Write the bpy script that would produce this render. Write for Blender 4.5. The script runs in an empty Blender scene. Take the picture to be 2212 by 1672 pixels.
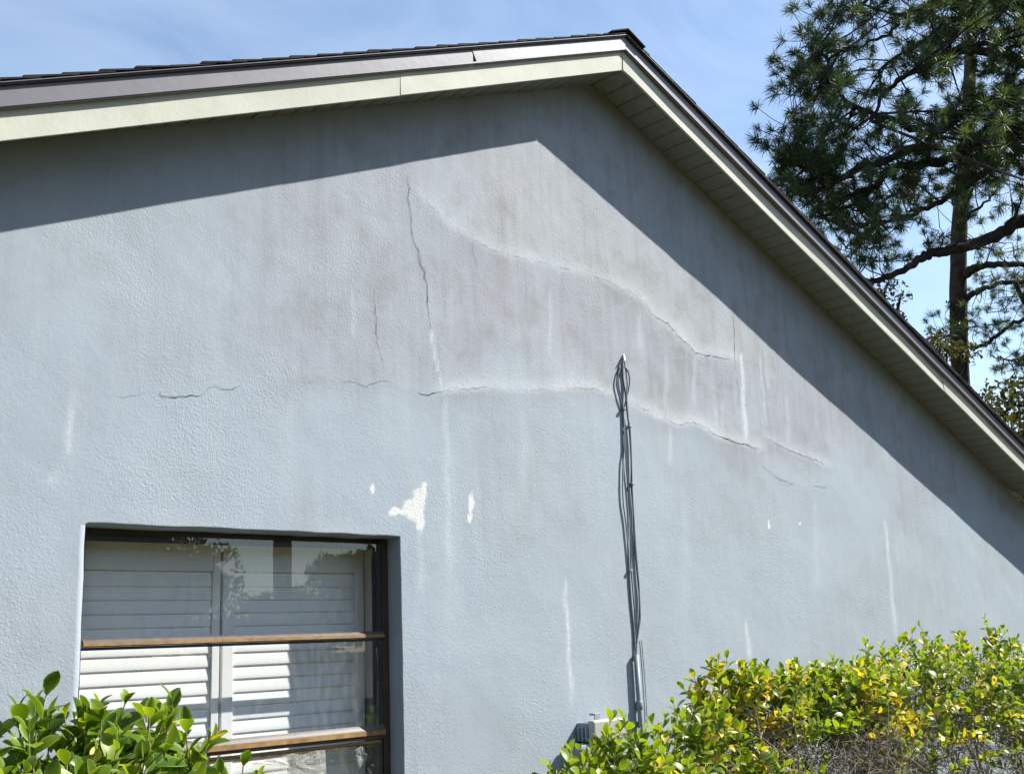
import bpy, math, random
import numpy as np
from mathutils import Vector, Matrix
random.seed(7); RNG = np.random.default_rng(11)
scene = bpy.context.scene
COL = scene.collection

# ------------------------------------------------------------------ camera
H0 = 1.6                                   # eye height
FPX = 2463.28                              # focal length in pixels of a 2212 px wide frame
YAW, PITCH, ROLL = math.radians(43.589), math.radians(12.673), math.radians(-2.3026)
fw = Vector((math.sin(YAW)*math.cos(PITCH), math.cos(YAW)*math.cos(PITCH), math.sin(PITCH)))
r0 = Vector((math.cos(YAW), -math.sin(YAW), 0)); u0 = r0.cross(fw)
rt = math.cos(ROLL)*r0 + math.sin(ROLL)*u0
up = -math.sin(ROLL)*r0 + math.cos(ROLL)*u0
CAM = Vector((0, -4.0, H0))
cd = bpy.data.cameras.new('camera'); cam = bpy.data.objects.new('camera', cd); COL.objects.link(cam)
cd.sensor_width = 36; cd.lens = 36*FPX/2212; cd.clip_start = 0.05; cd.clip_end = 3000
M = Matrix((rt, up, -fw)).transposed().to_4x4(); M.translation = CAM
cam.matrix_world = M
scene.camera = cam

# ------------------------------------------------------------------ world, sun, exposure
SUN = Vector((0.452, -0.25, 0.462)).normalized()          # towards the sun
world = bpy.data.worlds.new('World'); scene.world = world; world.use_nodes = True
nt = world.node_tree; nt.nodes.clear()
wo = nt.nodes.new('ShaderNodeOutputWorld'); bg = nt.nodes.new('ShaderNodeBackground')
sky = nt.nodes.new('ShaderNodeTexSky'); sky.sky_type = 'NISHITA'; sky.sun_disc = False
sky.sun_elevation = math.asin(SUN.z); sky.sun_rotation = math.atan2(SUN.x, SUN.y)
sky.air_density = 1.0; sky.dust_density = 0.3; sky.ozone_density = 1.6
tc = nt.nodes.new('ShaderNodeTexCoord'); mp = nt.nodes.new('ShaderNodeMapping')
mp.inputs['Rotation'].default_value = (0.3, 0.2, 0.5); mp.inputs['Scale'].default_value = (1.2, 3.2, 5.0)
cn = nt.nodes.new('ShaderNodeTexNoise'); cn.inputs['Scale'].default_value = 2.2; cn.inputs['Detail'].default_value = 7
cn.inputs['Roughness'].default_value = 0.55; cn.inputs['Distortion'].default_value = 0.7
cr = nt.nodes.new('ShaderNodeValToRGB'); cr.color_ramp.elements[0].position = 0.36; cr.color_ramp.elements[1].position = 0.82
cr.color_ramp.elements[0].color = (0.07, 0.07, 0.07, 1)
cr.color_ramp.elements[1].color = (0.36, 0.36, 0.36, 1)
mx = nt.nodes.new('ShaderNodeMix'); mx.data_type = 'RGBA'; mx.inputs[7].default_value = (5.0, 5.9, 7.0, 1)
nt.links.new(tc.outputs['Generated'], mp.inputs['Vector']); nt.links.new(mp.outputs[0], cn.inputs['Vector'])
nt.links.new(cn.outputs['Fac'], cr.inputs[0]); nt.links.new(cr.outputs[0], mx.inputs[0])
nt.links.new(sky.outputs[0], mx.inputs[6]); nt.links.new(mx.outputs[2], bg.inputs[0])
bg.inputs[1].default_value = 0.105
nt.links.new(bg.outputs[0], wo.inputs[0])
sl = bpy.data.lights.new('sun', 'SUN'); sl.energy = 5.0; sl.angle = math.radians(0.53); sl.color = (1.0, 0.965, 0.91)
so = bpy.data.objects.new('sun', sl); COL.objects.link(so)
so.rotation_euler = (-SUN).to_track_quat('-Z', 'Y').to_euler(); so.location = (20, -20, 25)
vs = scene.view_settings; vs.view_transform = 'Standard'; vs.look = 'None'; vs.gamma = 1; vs.exposure = 1.0
vs.use_curve_mapping = False
scene.cycles.max_bounces = 10; scene.cycles.transparent_max_bounces = 24; scene.cycles.caustics_reflective = False

# ------------------------------------------------------------------ helpers
def ray(px, py): return (px-1106)/FPX*rt - (py-836)/FPX*up + fw
def W(px, py, y=0.0):                       # point of the photo at a given distance from the wall plane
    v = ray(px, py); return CAM + v*((4.0+y)/v.y)
def P(px, py, depth): return CAM + ray(px, py)*depth
def proj(p):
    d = Vector(p)-CAM; z = d.dot(fw)
    return (1106+FPX*d.dot(rt)/z, 836-FPX*d.dot(up)/z, z)

class MB:
    def __init__(s): s.v = []; s.f = []; s.m = []
    def add(s, vs, fs, mi=0):
        b = len(s.v); s.v += [tuple(q) for q in vs]; s.f += [tuple(b+i for i in f) for f in fs]; s.m += [mi]*len(fs)
    def box(s, a, b, mi=0):
        (x0,y0,z0),(x1,y1,z1) = a,b
        s.add([(x0,y0,z0),(x1,y0,z0),(x1,y1,z0),(x0,y1,z0),(x0,y0,z1),(x1,y0,z1),(x1,y1,z1),(x0,y1,z1)],
              [(0,3,2,1),(4,5,6,7),(0,1,5,4),(1,2,6,5),(2,3,7,6),(3,0,4,7)], mi)
    def hexa(s, p, mi=0):
        s.add(p, [(0,3,2,1),(4,5,6,7),(0,1,5,4),(1,2,6,5),(2,3,7,6),(3,0,4,7)], mi)
    def tube(s, pts, rad, n=6, mi=0, jit=0.0, cap=True):
        pts = [Vector(q) for q in pts]; k = len(pts)
        if not hasattr(rad, '__len__'): rad = [rad]*k
        vs = []; ref = Vector((0.31, 0.87, 0.2)); 
        for i, q in enumerate(pts):
            t = (pts[min(i+1,k-1)]-pts[max(i-1,0)]).normalized()
            a = t.cross(ref)
            if a.length < 1e-3: a = t.cross(Vector((1,0,0)))
            a.normalize(); b = t.cross(a); ref = b.cross(t)*0 + ref
            for j in range(n):
                th = 2*math.pi*j/n; rr = rad[i]*(1+jit*(random.random()-.5))
                vs.append(q+(a*math.cos(th)+b*math.sin(th))*rr)
        fs = [(i*n+j, i*n+(j+1)%n, (i+1)*n+(j+1)%n, (i+1)*n+j) for i in range(k-1) for j in range(n)]
        if cap: fs += [tuple(range(n-1,-1,-1)), tuple((k-1)*n+j for j in range(n))]
        s.add(vs, fs, mi)
    def mesh(s, name, mats, smooth=False):
        me = bpy.data.meshes.new(name); me.from_pydata(s.v, [], s.f)
        for m in (mats if isinstance(mats, (list,tuple)) else [mats]): me.materials.append(m)
        if any(s.m): me.polygons.foreach_set('material_index', s.m)
        if smooth: me.polygons.foreach_set('use_smooth', [True]*len(me.polygons))
        me.update(); return me
    def build(s, name, mats, parent=None, smooth=False, bevel=0):
        return link(name, s.mesh(name, mats, smooth), parent, bevel)
def link(name, me, parent=None, bevel=0):
    o = bpy.data.objects.new(name, me); COL.objects.link(o)
    if parent is not None:
        o.parent = parent; w = Vector((0,0,0)); q = parent
        while q is not None: w += q.location; q = q.parent
        o.location = -w
    if bevel:
        b = o.modifiers.new('bevel','BEVEL'); b.width = bevel; b.segments = 2; b.limit_method = 'ANGLE'
    return o
def thing(name, label, cat, loc=(0,0,0), group=None):
    o = bpy.data.objects.new(name, None); COL.objects.link(o); o.location = loc; o.empty_display_size = .1
    return tag(o, label, cat, group)
def tag(o, label=None, cat=None, group=None, kind=None):
    if label: o['label'] = label
    if cat: o['category'] = cat
    if group: o['group'] = group
    if kind: o['kind'] = kind
    return o
def smoothpath(pts, n=6):                   # Catmull-Rom
    pts = [Vector(p) for p in pts]; out = []
    q = [2*pts[0]-pts[1]]+pts+[2*pts[-1]-pts[-2]]
    for i in range(1, len(q)-2):
        a,b,c,d = q[i-1:i+3]
        for k in range(n):
            t = k/n; out.append(.5*((2*b)+(c-a)*t+(2*a-5*b+4*c-d)*t*t+(3*b-a-3*c+d)*t**3))
    return out+[pts[-1]]

# numpy value noise
_T = RNG.random((256,256))
def vnoise(x, y):
    xi = np.floor(x).astype(int); yi = np.floor(y).astype(int); fx = x-xi; fy = y-yi
    fx = fx*fx*(3-2*fx); fy = fy*fy*(3-2*fy)
    a = _T[xi&255, yi&255]; b = _T[(xi+1)&255, yi&255]; c = _T[xi&255,(yi+1)&255]; d = _T[(xi+1)&255,(yi+1)&255]
    return (a*(1-fx)+b*fx)*(1-fy)+(c*(1-fx)+d*fx)*fy
def fbm(x, y, o=4):
    s = 0; a = .5; t = 0
    for i in range(o): s = s+a*vnoise(x*2**i+17.3*i, y*2**i+5.1*i); t += a; a *= .5
    return s/t

# ------------------------------------------------------------------ materials
def mat(name, col, rough=.6, spec=.4, metal=0, noise=None, bump=None, var=None):
    """noise=(scale, amount) mottles the colour; bump=(scale, dist, detail)"""
    m = bpy.data.materials.new(name); m.use_nodes = True; t = m.node_tree; p = t.nodes['Principled BSDF']
    p.inputs['Base Color'].default_value = (*col, 1); p.inputs['Roughness'].default_value = rough
    p.inputs['Specular IOR Level'].default_value = spec; p.inputs['Metallic'].default_value = metal
    co = t.nodes.new('ShaderNodeTexCoord')
    if noise:
        n = t.nodes.new('ShaderNodeTexNoise'); n.inputs['Scale'].default_value = noise[0]; n.inputs['Detail'].default_value = 6
        n.inputs['Roughness'].default_value = .65; t.links.new(co.outputs['Object'], n.inputs['Vector'])
        x = t.nodes.new('ShaderNodeMix'); x.data_type = 'RGBA'
        k = noise[1]; c2 = noise[2] if len(noise) > 2 else tuple(c*(1-k) for c in col)
        x.inputs[6].default_value = (*[c*(1+k*.5) for c in col], 1); x.inputs[7].default_value = (*c2, 1)
        r = t.nodes.new('ShaderNodeMapRange'); r.inputs[1].default_value = .35; r.inputs[2].default_value = .68
        t.links.new(n.outputs['Fac'], r.inputs[0]); t.links.new(r.outputs[0], x.inputs[0]); t.links.new(x.outputs[2], p.inputs['Base Color'])
    if bump:
        n = t.nodes.new('ShaderNodeTexNoise'); n.inputs['Scale'].default_value = bump[0]; n.inputs['Detail'].default_value = bump[2]
        t.links.new(co.outputs['Object'], n.inputs['Vector'])
        b = t.nodes.new('ShaderNodeBump'); b.inputs['Distance'].default_value = bump[1]; b.inputs['Strength'].default_value = 1
        t.links.new(n.outputs['Fac'], b.inputs['Height']); t.links.new(b.outputs[0], p.inputs['Normal'])
    return m

def stucco_material():
    m = bpy.data.materials.new('painted_stucco'); m.use_nodes = True; t = m.node_tree; N = t.nodes.new; Lk = t.links.new
    p = t.nodes['Principled BSDF']; p.inputs['Roughness'].default_value = .75; p.inputs['Specular IOR Level'].default_value = .25
    co0 = N('ShaderNodeTexCoord'); at = N('ShaderNodeAttribute'); at.attribute_name = 'StainLitBand'
    rm = N('ShaderNodeMapping'); rm.inputs['Rotation'].default_value = (.61, .83, .47); Lk(co0.outputs['Object'], rm.inputs['Vector'])
    co = rm
    sp = N('ShaderNodeSeparateColor'); Lk(at.outputs['Color'], sp.inputs[0])
    def noise(sc, det=5, rough=.6, vec=None, dist=0):
        n = N('ShaderNodeTexNoise'); n.inputs['Scale'].default_value = sc; n.inputs['Detail'].default_value = det
        n.inputs['Roughness'].default_value = rough; n.inputs['Distortion'].default_value = dist
        Lk(vec or co.outputs[0], n.inputs['Vector']); return n.outputs['Fac']
    def mixc(fac, a, b):
        x = N('ShaderNodeMix'); x.data_type = 'RGBA'
        if hasattr(fac, 'is_linked'): Lk(fac, x.inputs[0])
        else: x.inputs[0].default_value = fac
        for i, c in ((6,a),(7,b)):
            if isinstance(c, tuple): x.inputs[i].default_value = (*c, 1)
            else: Lk(c, x.inputs[i])
        return x.outputs[2]
    def math_(op, a, b, c=None):
        x = N('ShaderNodeMath'); x.operation = op
        for i, q in enumerate((a,b,c)):
            if q is None: continue
            if isinstance(q, (int,float)): x.inputs[i].default_value = q
            else: Lk(q, x.inputs[i])
        return x.outputs[0]
    def rng(v, a, b, lo=0, hi=1):
        r = N('ShaderNodeMapRange'); Lk(v, r.inputs[0]); r.inputs[1].default_value = a; r.inputs[2].default_value = b
        r.inputs[3].default_value = lo; r.inputs[4].default_value = hi; return r.outputs[0]
    fine = noise(38, 6, .7)
    c = mixc(sp.outputs[0], (.335,.390,.432), (.298,.305,.334))
    c = mixc(at.outputs['Alpha'], c, (.352,.366,.364))
    c = mixc(rng(fine, .35, .75, 0, .16), c, (.20,.23,.255))
    blotch = noise(2.4, 6, .62); blotch2 = noise(5.5, 5, .6)
    c = mixc(rng(blotch, .46, .66, 0, .40), c, (.370,.418,.448))
    c = mixc(math_('MULTIPLY', rng(blotch2, .50, .70), math_('MULTIPLY', sp.outputs[0], .75)), c, (.232,.240,.232))
    # vertical drips
    mpn = N('ShaderNodeMapping'); mpn.inputs['Scale'].default_value = (9, 9, .8); Lk(co0.outputs['Object'], mpn.inputs['Vector'])
    drip = noise(1.6, 5, .6, mpn.outputs[0])
    c = mixc(math_('MULTIPLY', rng(drip, .52, .75), math_('MULTIPLY', sp.outputs[0], .8)), c, (.235,.238,.238))
    c = mixc(math_('MULTIPLY', rng(drip, .47, .30), .30), c, (.38,.42,.44))
    # chalky streaks, painted sunlit bands above cracks, and bare patches
    st = math_('MULTIPLY', sp.outputs[1], rng(noise(60, 4), .3, .62, .35, 1))
    c = mixc(st, c, (.60,.635,.65))
    chip = rng(math_('ADD', sp.outputs[2], math_('MULTIPLY_ADD', noise(45, 6, .7), .95, -.47)), .40, .60)
    c = mixc(chip, c, (.64,.635,.61))
    Lk(c, p.inputs['Base Color'])
    # trowelled skip texture
    v = N('ShaderNodeTexVoronoi'); v.feature = 'SMOOTH_F1'; v.inputs['Scale'].default_value = 122; v.inputs['Smoothness'].default_value = .6
    wv = N('ShaderNodeVectorMath'); wv.operation = 'MULTIPLY_ADD'
    nz = N('ShaderNodeTexNoise'); nz.inputs['Scale'].default_value = 34; nz.inputs['Detail'].default_value = 1; Lk(co.outputs[0], nz.inputs['Vector'])
    Lk(nz.outputs['Color'], wv.inputs[0]); wv.inputs[1].default_value = (.018,.018,.018); Lk(co.outputs[0], wv.inputs[2])
    Lk(wv.outputs[0], v.inputs['Vector'])
    hgt = math_('ADD', math_('MULTIPLY', v.outputs['Distance'], .5), noise(86, 2, .5, None, 1.0))
    hgt = math_('MULTIPLY', hgt, rng(noise(1.7, 5), .34, .66, .25, 1.25))
    hgt = math_('ADD', hgt, math_('MULTIPLY', noise(16, 3), .38))
    hgt = math_('SUBTRACT', hgt, math_('MULTIPLY', chip, .25))
    b = N('ShaderNodeBump'); b.inputs['Distance'].default_value = .0018; b.inputs['Strength'].default_value = .8
    Lk(hgt, b.inputs['Height']); Lk(b.outputs[0], p.inputs['Normal'])
    return m

def leaf_material(name, top, back, edge, trans=.35, rough=.32):
    m = bpy.data.materials.new(name); m.use_nodes = True; t = m.node_tree; N = t.nodes.new; Lk = t.links.new
    p = t.nodes['Principled BSDF']; out = t.nodes['Material Output']
    oi = N('ShaderNodeObjectInfo'); at = N('ShaderNodeAttribute'); at.attribute_name = 'LeafVar'
    sp = N('ShaderNodeSeparateColor'); Lk(at.outputs['Color'], sp.inputs[0])
    ad = N('ShaderNodeMath'); ad.operation = 'ADD'; Lk(oi.outputs['Random'], ad.inputs[0]); Lk(sp.outputs[1], ad.inputs[1])
    fr = N('ShaderNodeMath'); fr.operation = 'FRACT'; Lk(ad.outputs[0], fr.inputs[0])
    x = N('ShaderNodeMix'); x.data_type = 'RGBA'; x.inputs[6].default_value = (*top,1); x.inputs[7].default_value = (*back,1)
    Lk(fr.outputs[0], x.inputs[0])
    e = N('ShaderNodeMix'); e.data_type = 'RGBA'; e.inputs[7].default_value = (*edge,1)
    pw = N('ShaderNodeMath'); pw.operation = 'POWER'; Lk(sp.outputs[0], pw.inputs[0]); pw.inputs[1].default_value = 5
    Lk(pw.outputs[0], e.inputs[0]); Lk(x.outputs[2], e.inputs[6])
    Lk(e.outputs[2], p.inputs['Base Color']); p.inputs['Roughness'].default_value = rough; p.inputs['Specular IOR Level'].default_value = .32
    tr = N('ShaderNodeBsdfTranslucent'); tm = N('ShaderNodeMix'); tm.data_type = 'RGBA'; tm.blend_type = 'MULTIPLY'; tm.inputs[0].default_value = 1
    tm.inputs[7].default_value = (1.5, 1.45, .5, 1); Lk(e.outputs[2], tm.inputs[6]); Lk(tm.outputs[2], tr.inputs[0])
    ms = N('ShaderNodeMixShader'); ms.inputs[0].default_value = trans; Lk(p.outputs[0], ms.inputs[1]); Lk(tr.outputs[0], ms.inputs[2])
    Lk(ms.outputs[0], out.inputs['Surface']); return m

def glass_material(name, dirt=.04, tint=(.965,.98,.975)):
    m = bpy.data.materials.new(name); m.use_nodes = True; t = m.node_tree; N = t.nodes.new; Lk = t.links.new
    t.nodes.remove(t.nodes['Principled BSDF']); out = t.nodes['Material Output']
    tr = N('ShaderNodeBsdfTransparent'); tr.inputs[0].default_value = (*tint,1)
    gl = N('ShaderNodeBsdfGlossy'); gl.inputs['Roughness'].default_value = .01
    ge = N('ShaderNodeNewGeometry'); dt = N('ShaderNodeVectorMath'); dt.operation = 'DOT_PRODUCT'; Lk(ge.outputs['Normal'], dt.inputs[0]); Lk(ge.outputs['Incoming'], dt.inputs[1])
    ab = N('ShaderNodeMath'); ab.operation = 'ABSOLUTE'; Lk(dt.outputs['Value'], ab.inputs[0])
    om = N('ShaderNodeMath'); om.operation = 'SUBTRACT'; om.inputs[0].default_value = 1; Lk(ab.outputs[0], om.inputs[1])
    pw = N('ShaderNodeMath'); pw.operation = 'POWER'; Lk(om.outputs[0], pw.inputs[0]); pw.inputs[1].default_value = 5
    fr = N('ShaderNodeMath'); fr.operation = 'MULTIPLY_ADD'; Lk(pw.outputs[0], fr.inputs[0]); fr.inputs[1].default_value = .9; fr.inputs[2].default_value = .09
    a = N('ShaderNodeMixShader'); Lk(fr.outputs[0], a.inputs[0]); Lk(tr.outputs[0], a.inputs[1]); Lk(gl.outputs[0], a.inputs[2])
    df = N('ShaderNodeBsdfDiffuse'); df.inputs[0].default_value = (.6,.6,.56,1)
    co = N('ShaderNodeTexCoord'); mpn = N('ShaderNodeMapping'); mpn.inputs['Scale'].default_value = (14,14,4); Lk(co.outputs['Object'], mpn.inputs[0])
    n = N('ShaderNodeTexNoise'); n.inputs['Scale'].default_value = 2.5; n.inputs['Detail'].default_value = 8; Lk(mpn.outputs[0], n.inputs['Vector'])
    r = N('ShaderNodeMapRange'); r.inputs[1].default_value = .42; r.inputs[2].default_value = .8; r.inputs[4].default_value = dirt
    Lk(n.outputs['Fac'], r.inputs[0])
    b = N('ShaderNodeMixShader'); Lk(r.outputs[0], b.inputs[0]); Lk(a.outputs[0], b.inputs[1]); Lk(df.outputs[0], b.inputs[2])
    Lk(b.outputs[0], out.inputs['Surface']); return m

M_stucco = stucco_material()
M_fascia = mat('cream_aluminium', (.53,.528,.440), .65, .12, noise=(5, .10), bump=(70, .0006, 3))
M_trim = mat('taupe_grey_aluminium', (.165,.158,.17), .40, .4, noise=(5, .12), bump=(30, .0004, 2))
M_drip = mat('dark_brown_drip_edge', (.022,.011,.010), .45, .4)
M_shingle = mat('asphalt_shingle', (.030,.030,.034), .9, .2, noise=(60, .5), bump=(300, .002, 3))
M_soffit = mat('weathered_soffit', (.205,.213,.203), .6, .3, noise=(22, .10, (.27,.28,.27)), bump=(120, .0006, 3))
M_wood = mat('bare_board', (.05,.04,.035), .9, .2)
M_crack = mat('crack_gap', (.035,.035,.036), .95, 0)
M_chalk = mat('crack_filler', (.62,.64,.64), .9, .1)
M_bronze = mat('dark_bronze_aluminium', (.075,.052,.035), .4, .45, noise=(18, .35), bump=(60, .0005, 3))
M_faded = mat('sun_faded_bronze', (.36,.215,.085), .6, .25, noise=(24, .25, (.22,.125,.055)))
M_ledge = mat('oxidised_ledge', (.10,.078,.068), .5, .4, noise=(40, .5, (.08,.06,.05)))
M_gasket = mat('black_gasket', (.008,.010,.016), .35, .5)
M_white = mat('white_shutter_paint', (.87,.865,.84), .6, .12)
M_jamb = mat('cream_plaster', (.55,.53,.47), .8, .2)
M_tile = mat('dark_marble', (.07,.075,.065), .25, .5, noise=(9, .6, (.26,.27,.25)))
M_dark = mat('interior_wall', (.35,.33,.30), .9, .1)
M_glass = glass_material('window_glass', .05)
M_glass2 = glass_material('dusty_glass', .11)
M_cable = mat('weathered_cable', (.12,.135,.15), .5, .4, noise=(40, .3))
M_cablep = mat('painted_cable', (.27,.31,.335), .6, .3)
M_pipe = mat('painted_conduit', (.235,.275,.305), .5, .35)
M_metal = mat('bare_metal', (.55,.54,.5), .35, .5, metal=.8)
M_pbox = mat('painted_box', (.26,.31,.345), .5, .3, noise=(12, .1))
M_ibox = mat('ivory_plastic', (.42,.405,.385), .5, .35, noise=(9, .08))
M_twig = mat('grey_twig_bark', (.285,.248,.198), .9, .1, noise=(60, .45))
M_bark = mat('pine_bark', (.060,.045,.036), .95, .1, noise=(7, .5), bump=(14, .03, 6))
M_limb = mat('pine_limb_bark', (.050,.040,.034), .95, .1, noise=(16, .5), bump=(30, .01, 4))
M_cone = mat('pine_cone', (.045,.030,.022), .9, .1)
M_leafA = leaf_material('ligustrum_leaf', (.050,.108,.010), (.115,.195,.012), (.26,.34,.06), .36, .38)
M_leafB = leaf_material('young_leaf', (.15,.235,.014), (.23,.30,.018), (.36,.44,.09), .42, .38)
M_leafY = leaf_material('yellowed_leaf', (.60,.50,.030), (.64,.46,.045), (.66,.60,.20), .36, .5)
M_needle = leaf_material('pine_needle', (.038,.076,.044), (.100,.135,.052), (.05,.07,.03), .32, .45)
M_oak = leaf_material('oak_leaf', (.050,.058,.018), (.095,.085,.028), (.10,.10,.04), .3, .5)
M_frond = mat('dry_frond', (.33,.31,.14), .7, .2)

def ground_material():
    m = mat('lawn', (.062,.060,.024), .95, .1, noise=(1.3, .35, (.085,.068,.036)), bump=(40, .03, 6)); return m

# ------------------------------------------------------------------ ground
g = MB(); S = 900
g.add([(-S,-S,0),(S,-S,0),(S,S,0),(-S,S,0)], [(0,1,2,3)])
go = g.build('ground', ground_material()); tag(go, 'lawn around the house', 'ground', kind='structure')

# ------------------------------------------------------------------ house
AX = 4.53; SL = 5/12; OV = .25            # ridge position, pitch, rake overhang
ZS = H0+3.105; ZSL = H0+3.135                               # soffit height at the ridge on the wall
XL, XR, DEPTH = AX-5.55, AX+5.55, 9.0
house = thing('gable_house', 'blue grey stucco gable end of a house with cream fascia and dark shingle roof', 'house', (AX, 0, 0))
WX0, WX1, WZ0, WZ1 = 1.683, 3.090, H0-.86, H0+.478

CR = {  # crack paths in the stucco
 'main': [(883,378),(884,440),(889,490),(895,530),(908,560),(918,590),(922,640),(930,720)],
 'mainlow': [(930,720),(935,760),(945,800),(955,845)],
 'hleft': [(230,857),(270,858),(320,852),(346,850)],
 'hstrong': [(344,848),(349,858),(390,856),(437,854)],
 'hmid': [(437,854),(452,843),(480,838),(520,832)],
 'hmid2': [(590,838),(625,845),(640,826),(700,818),(750,820),(790,835),(830,822),(870,833),(900,845)],
 'hgap': [(900,843),(912,851),(935,849),(955,846)],
 'hright': [(955,846),(1010,840),(1060,838),(1090,842),(1130,844),(1200,842),(1230,838),(1280,838),(1310,850),(1335,858)],
 'hright2': [(1360,868),(1420,900),(1460,915),(1500,912),(1535,932)],
 'hjag': [(1530,930),(1538,938),(1550,942),(1570,950),(1600,958),(1640,970)],
 'low1': [(1660,950),(1700,970),(1750,990),(1785,1005)],
 'low2': [(1640,1000),(1690,1040),(1730,1050),(1800,1052)],
 'upper': [(905,420),(960,480),(1010,512),(1060,540),(1100,553),(1150,562),(1210,580),(1260,590),(1300,602),(1350,625),(1390,650)],
 'upper2': [(1390,650),(1412,680),(1440,700),(1480,740),(1505,765),(1540,768),(1580,775)],
 'thin1': [(808,625),(812,700),(818,750),(826,800)],
 'thin2': [(1582,675),(1585,740),(1588,800)], 'thin2b': [(1588,800),(1600,880),(1608,940)],
 'thin3': [(1010,500),(1030,570),(1036,610)], 'thin4': [(1065,830),(1063,880),(1063,930)],
}
def wall_xz(path): return [(W(a,b).x, W(a,b).z) for a,b in path]
def seg_dist(X, Z, pts):
    best = np.full(X.shape, 9.0); side = np.zeros(X.shape)
    for (x0,z0),(x1,z1) in zip(pts[:-1], pts[1:]):
        dx, dz = x1-x0, z1-z0; L2 = dx*dx+dz*dz
        t = np.clip(((X-x0)*dx+(Z-z0)*dz)/L2, 0, 1); ex = X-x0-t*dx; ez = Z-z0-t*dz
        d = np.hypot(ex, ez); k = d < best; best = np.where(k, d, best); side = np.where(k, np.sign(dx*ez-dz*ex), side)
    return best, side

def build_wall():
    xs = np.unique(np.round(np.concatenate([np.arange(XL, 1.2, .12), np.arange(1.2, XR, .0165), [WX0, WX1, XR]]), 4))
    zs = np.unique(np.round(np.concatenate([np.arange(0, .7, .12), np.arange(.7, ZS+.06, .0165), [WZ0, WZ1, ZS+.07]]), 4))
    def snap(a, v):
        k = a[(np.abs(a-v) > .006) | (np.abs(a-v) < 1e-6)]; return k
    for v in (WX0, WX1): xs = snap(xs, v)
    for v in (WZ0, WZ1): zs = snap(zs, v)
    X, Z = np.meshgrid(xs, zs, indexing='ij')
    # relief: lips along the cracks, broad undulation
    Hh = .009*(fbm(X*1.1+3, Z*1.3+9, 3)-.5) + .0045*(fbm(X*4+1, Z*4+2, 4)-.5)
    def lip(key_list, amp, w):
        pts = []
        for k in key_list: pts += wall_xz(CR[k])
        d, s = seg_dist(X+.030*(fbm(X*5+11, Z*5+3, 3)-.5)*2*.6, Z+.045*(fbm(X*4+31, Z*4+8, 3)-.5)*2*.6, pts)
        am = np.clip((fbm(X*1.9+5, Z*1.9+70, 3)-.30)*2.6, .05, 1.15); ww = w*(.6+.9*fbm(X*2.6+50, Z*2.6, 2))
        return amp*am*np.where(s > 0, np.exp(-d/(ww*1.25)), np.exp(-d/(ww*.7)))
    Hh += lip(['hleft','hstrong','hmid','hmid2','hgap','hright','hright2','hjag'], .0040, .09)
    Hh += lip(['upper','upper2'], .0041, .13)
    Hh += lip(['low1'], .0030, .07) + lip(['low2'], .0022, .07)
    Hh += lip(['main'], .0018, .05)
    # keep the opening edges true, with a hand-trowelled wobble
    dx = np.maximum(np.maximum(WX0-X, X-WX1), 0); dz = np.maximum(np.maximum(WZ0-Z, Z-WZ1), 0)
    dw = np.hypot(dx, dz); Hh *= np.clip(dw/.08, 0, 1)
    Hh += .006*np.exp(-dw/.05)*(fbm(X*7, Z*7, 2)-.2)*0.5
    wob = np.exp(-dw/.02)
    Xd = X+.006*wob*(fbm(X*0+3, Z*9, 3)-.5); Zd = Z+.008*wob*(fbm(X*9, Z*0+4, 3)-.5)
    nx, nz = len(xs), len(zs)
    V = np.stack([Xd, -Hh, Zd], -1).reshape(-1, 3)
    i, j = np.meshgrid(np.arange(nx-1), np.arange(nz-1), indexing='ij')
    xc = (xs[i]+xs[i+1])/2; zc = (zs[j]+zs[j+1])/2
    keep = ~((xc > WX0) & (xc < WX1) & (zc > WZ0) & (zc < WZ1)) & (zc < ZS-SL*np.abs(xc-AX)+np.where(xc < AX, .10, .03))
    i, j = i[keep], j[keep]
    F = np.stack([i*nz+j, (i+1)*nz+j, (i+1)*nz+j+1, i*nz+j+1], -1)
    # stains, with sunlit bands above the cracks painted in
    SV = np.zeros((nx*nz, 4)); x, z = X.ravel(), Z.ravel()
    n1 = fbm(x*1.3, z*1.7, 4); n2 = fbm(x*3.1+40, z*2.2+7, 4)
    sm = lambda v,a,b: np.clip((v-a)/(b-a), 0, 1)**2*(3-2*np.clip((v-a)/(b-a), 0, 1))
    lp = sorted(wall_xz(CR['hleft']+CR['hmid2']+CR['hright']+CR['hright2']+CR['hjag']+[(1785,1005),(1950,1062)]))
    zcl = np.interp(x, [p[0] for p in lp], [p[1] for p in lp])
    dirt = sm(z-zcl+.9*(n1-.5), -.22, .22)*np.interp(x, [1.3,2.2,3.3,9], [.30,.45,1,1])*(.55+.75*n2)
    dirt = np.maximum(dirt, .30*sm(n1, .45, .62))
    low, _ = seg_dist(X, Z, wall_xz(CR['hmid2']+CR['hgap']+CR['hright']))
    dirt = np.maximum(dirt, .9*np.exp(-low.ravel()/.10)*(n2))
    midd = np.exp(-((x-3.75)/.75)**2-((z-3.25)/.55)**2); dirt = np.clip(dirt*.85+midd*.35*(n2*1.4), 0, 1)
    SV[:,0] = dirt
    up_, sd = seg_dist(X, Z, wall_xz(CR['upper']+CR['upper2']))
    lo_, sd2 = seg_dist(X, Z, wall_xz(CR['hright']+CR['hright2']+CR['hjag']))
    warm = np.where(sd.ravel() > 0, .75*np.exp(-up_.ravel()/.55), .1)*sm(x, 3.2, 4.0)
    warm = np.maximum(warm, np.where(sd2.ravel() > 0, .55*np.exp(-lo_.ravel()/.16), 0)*sm(x, 3.3, 4.2))
    SV[:,3] = np.clip(warm*(.55+.9*n2), 0, 1)
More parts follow.
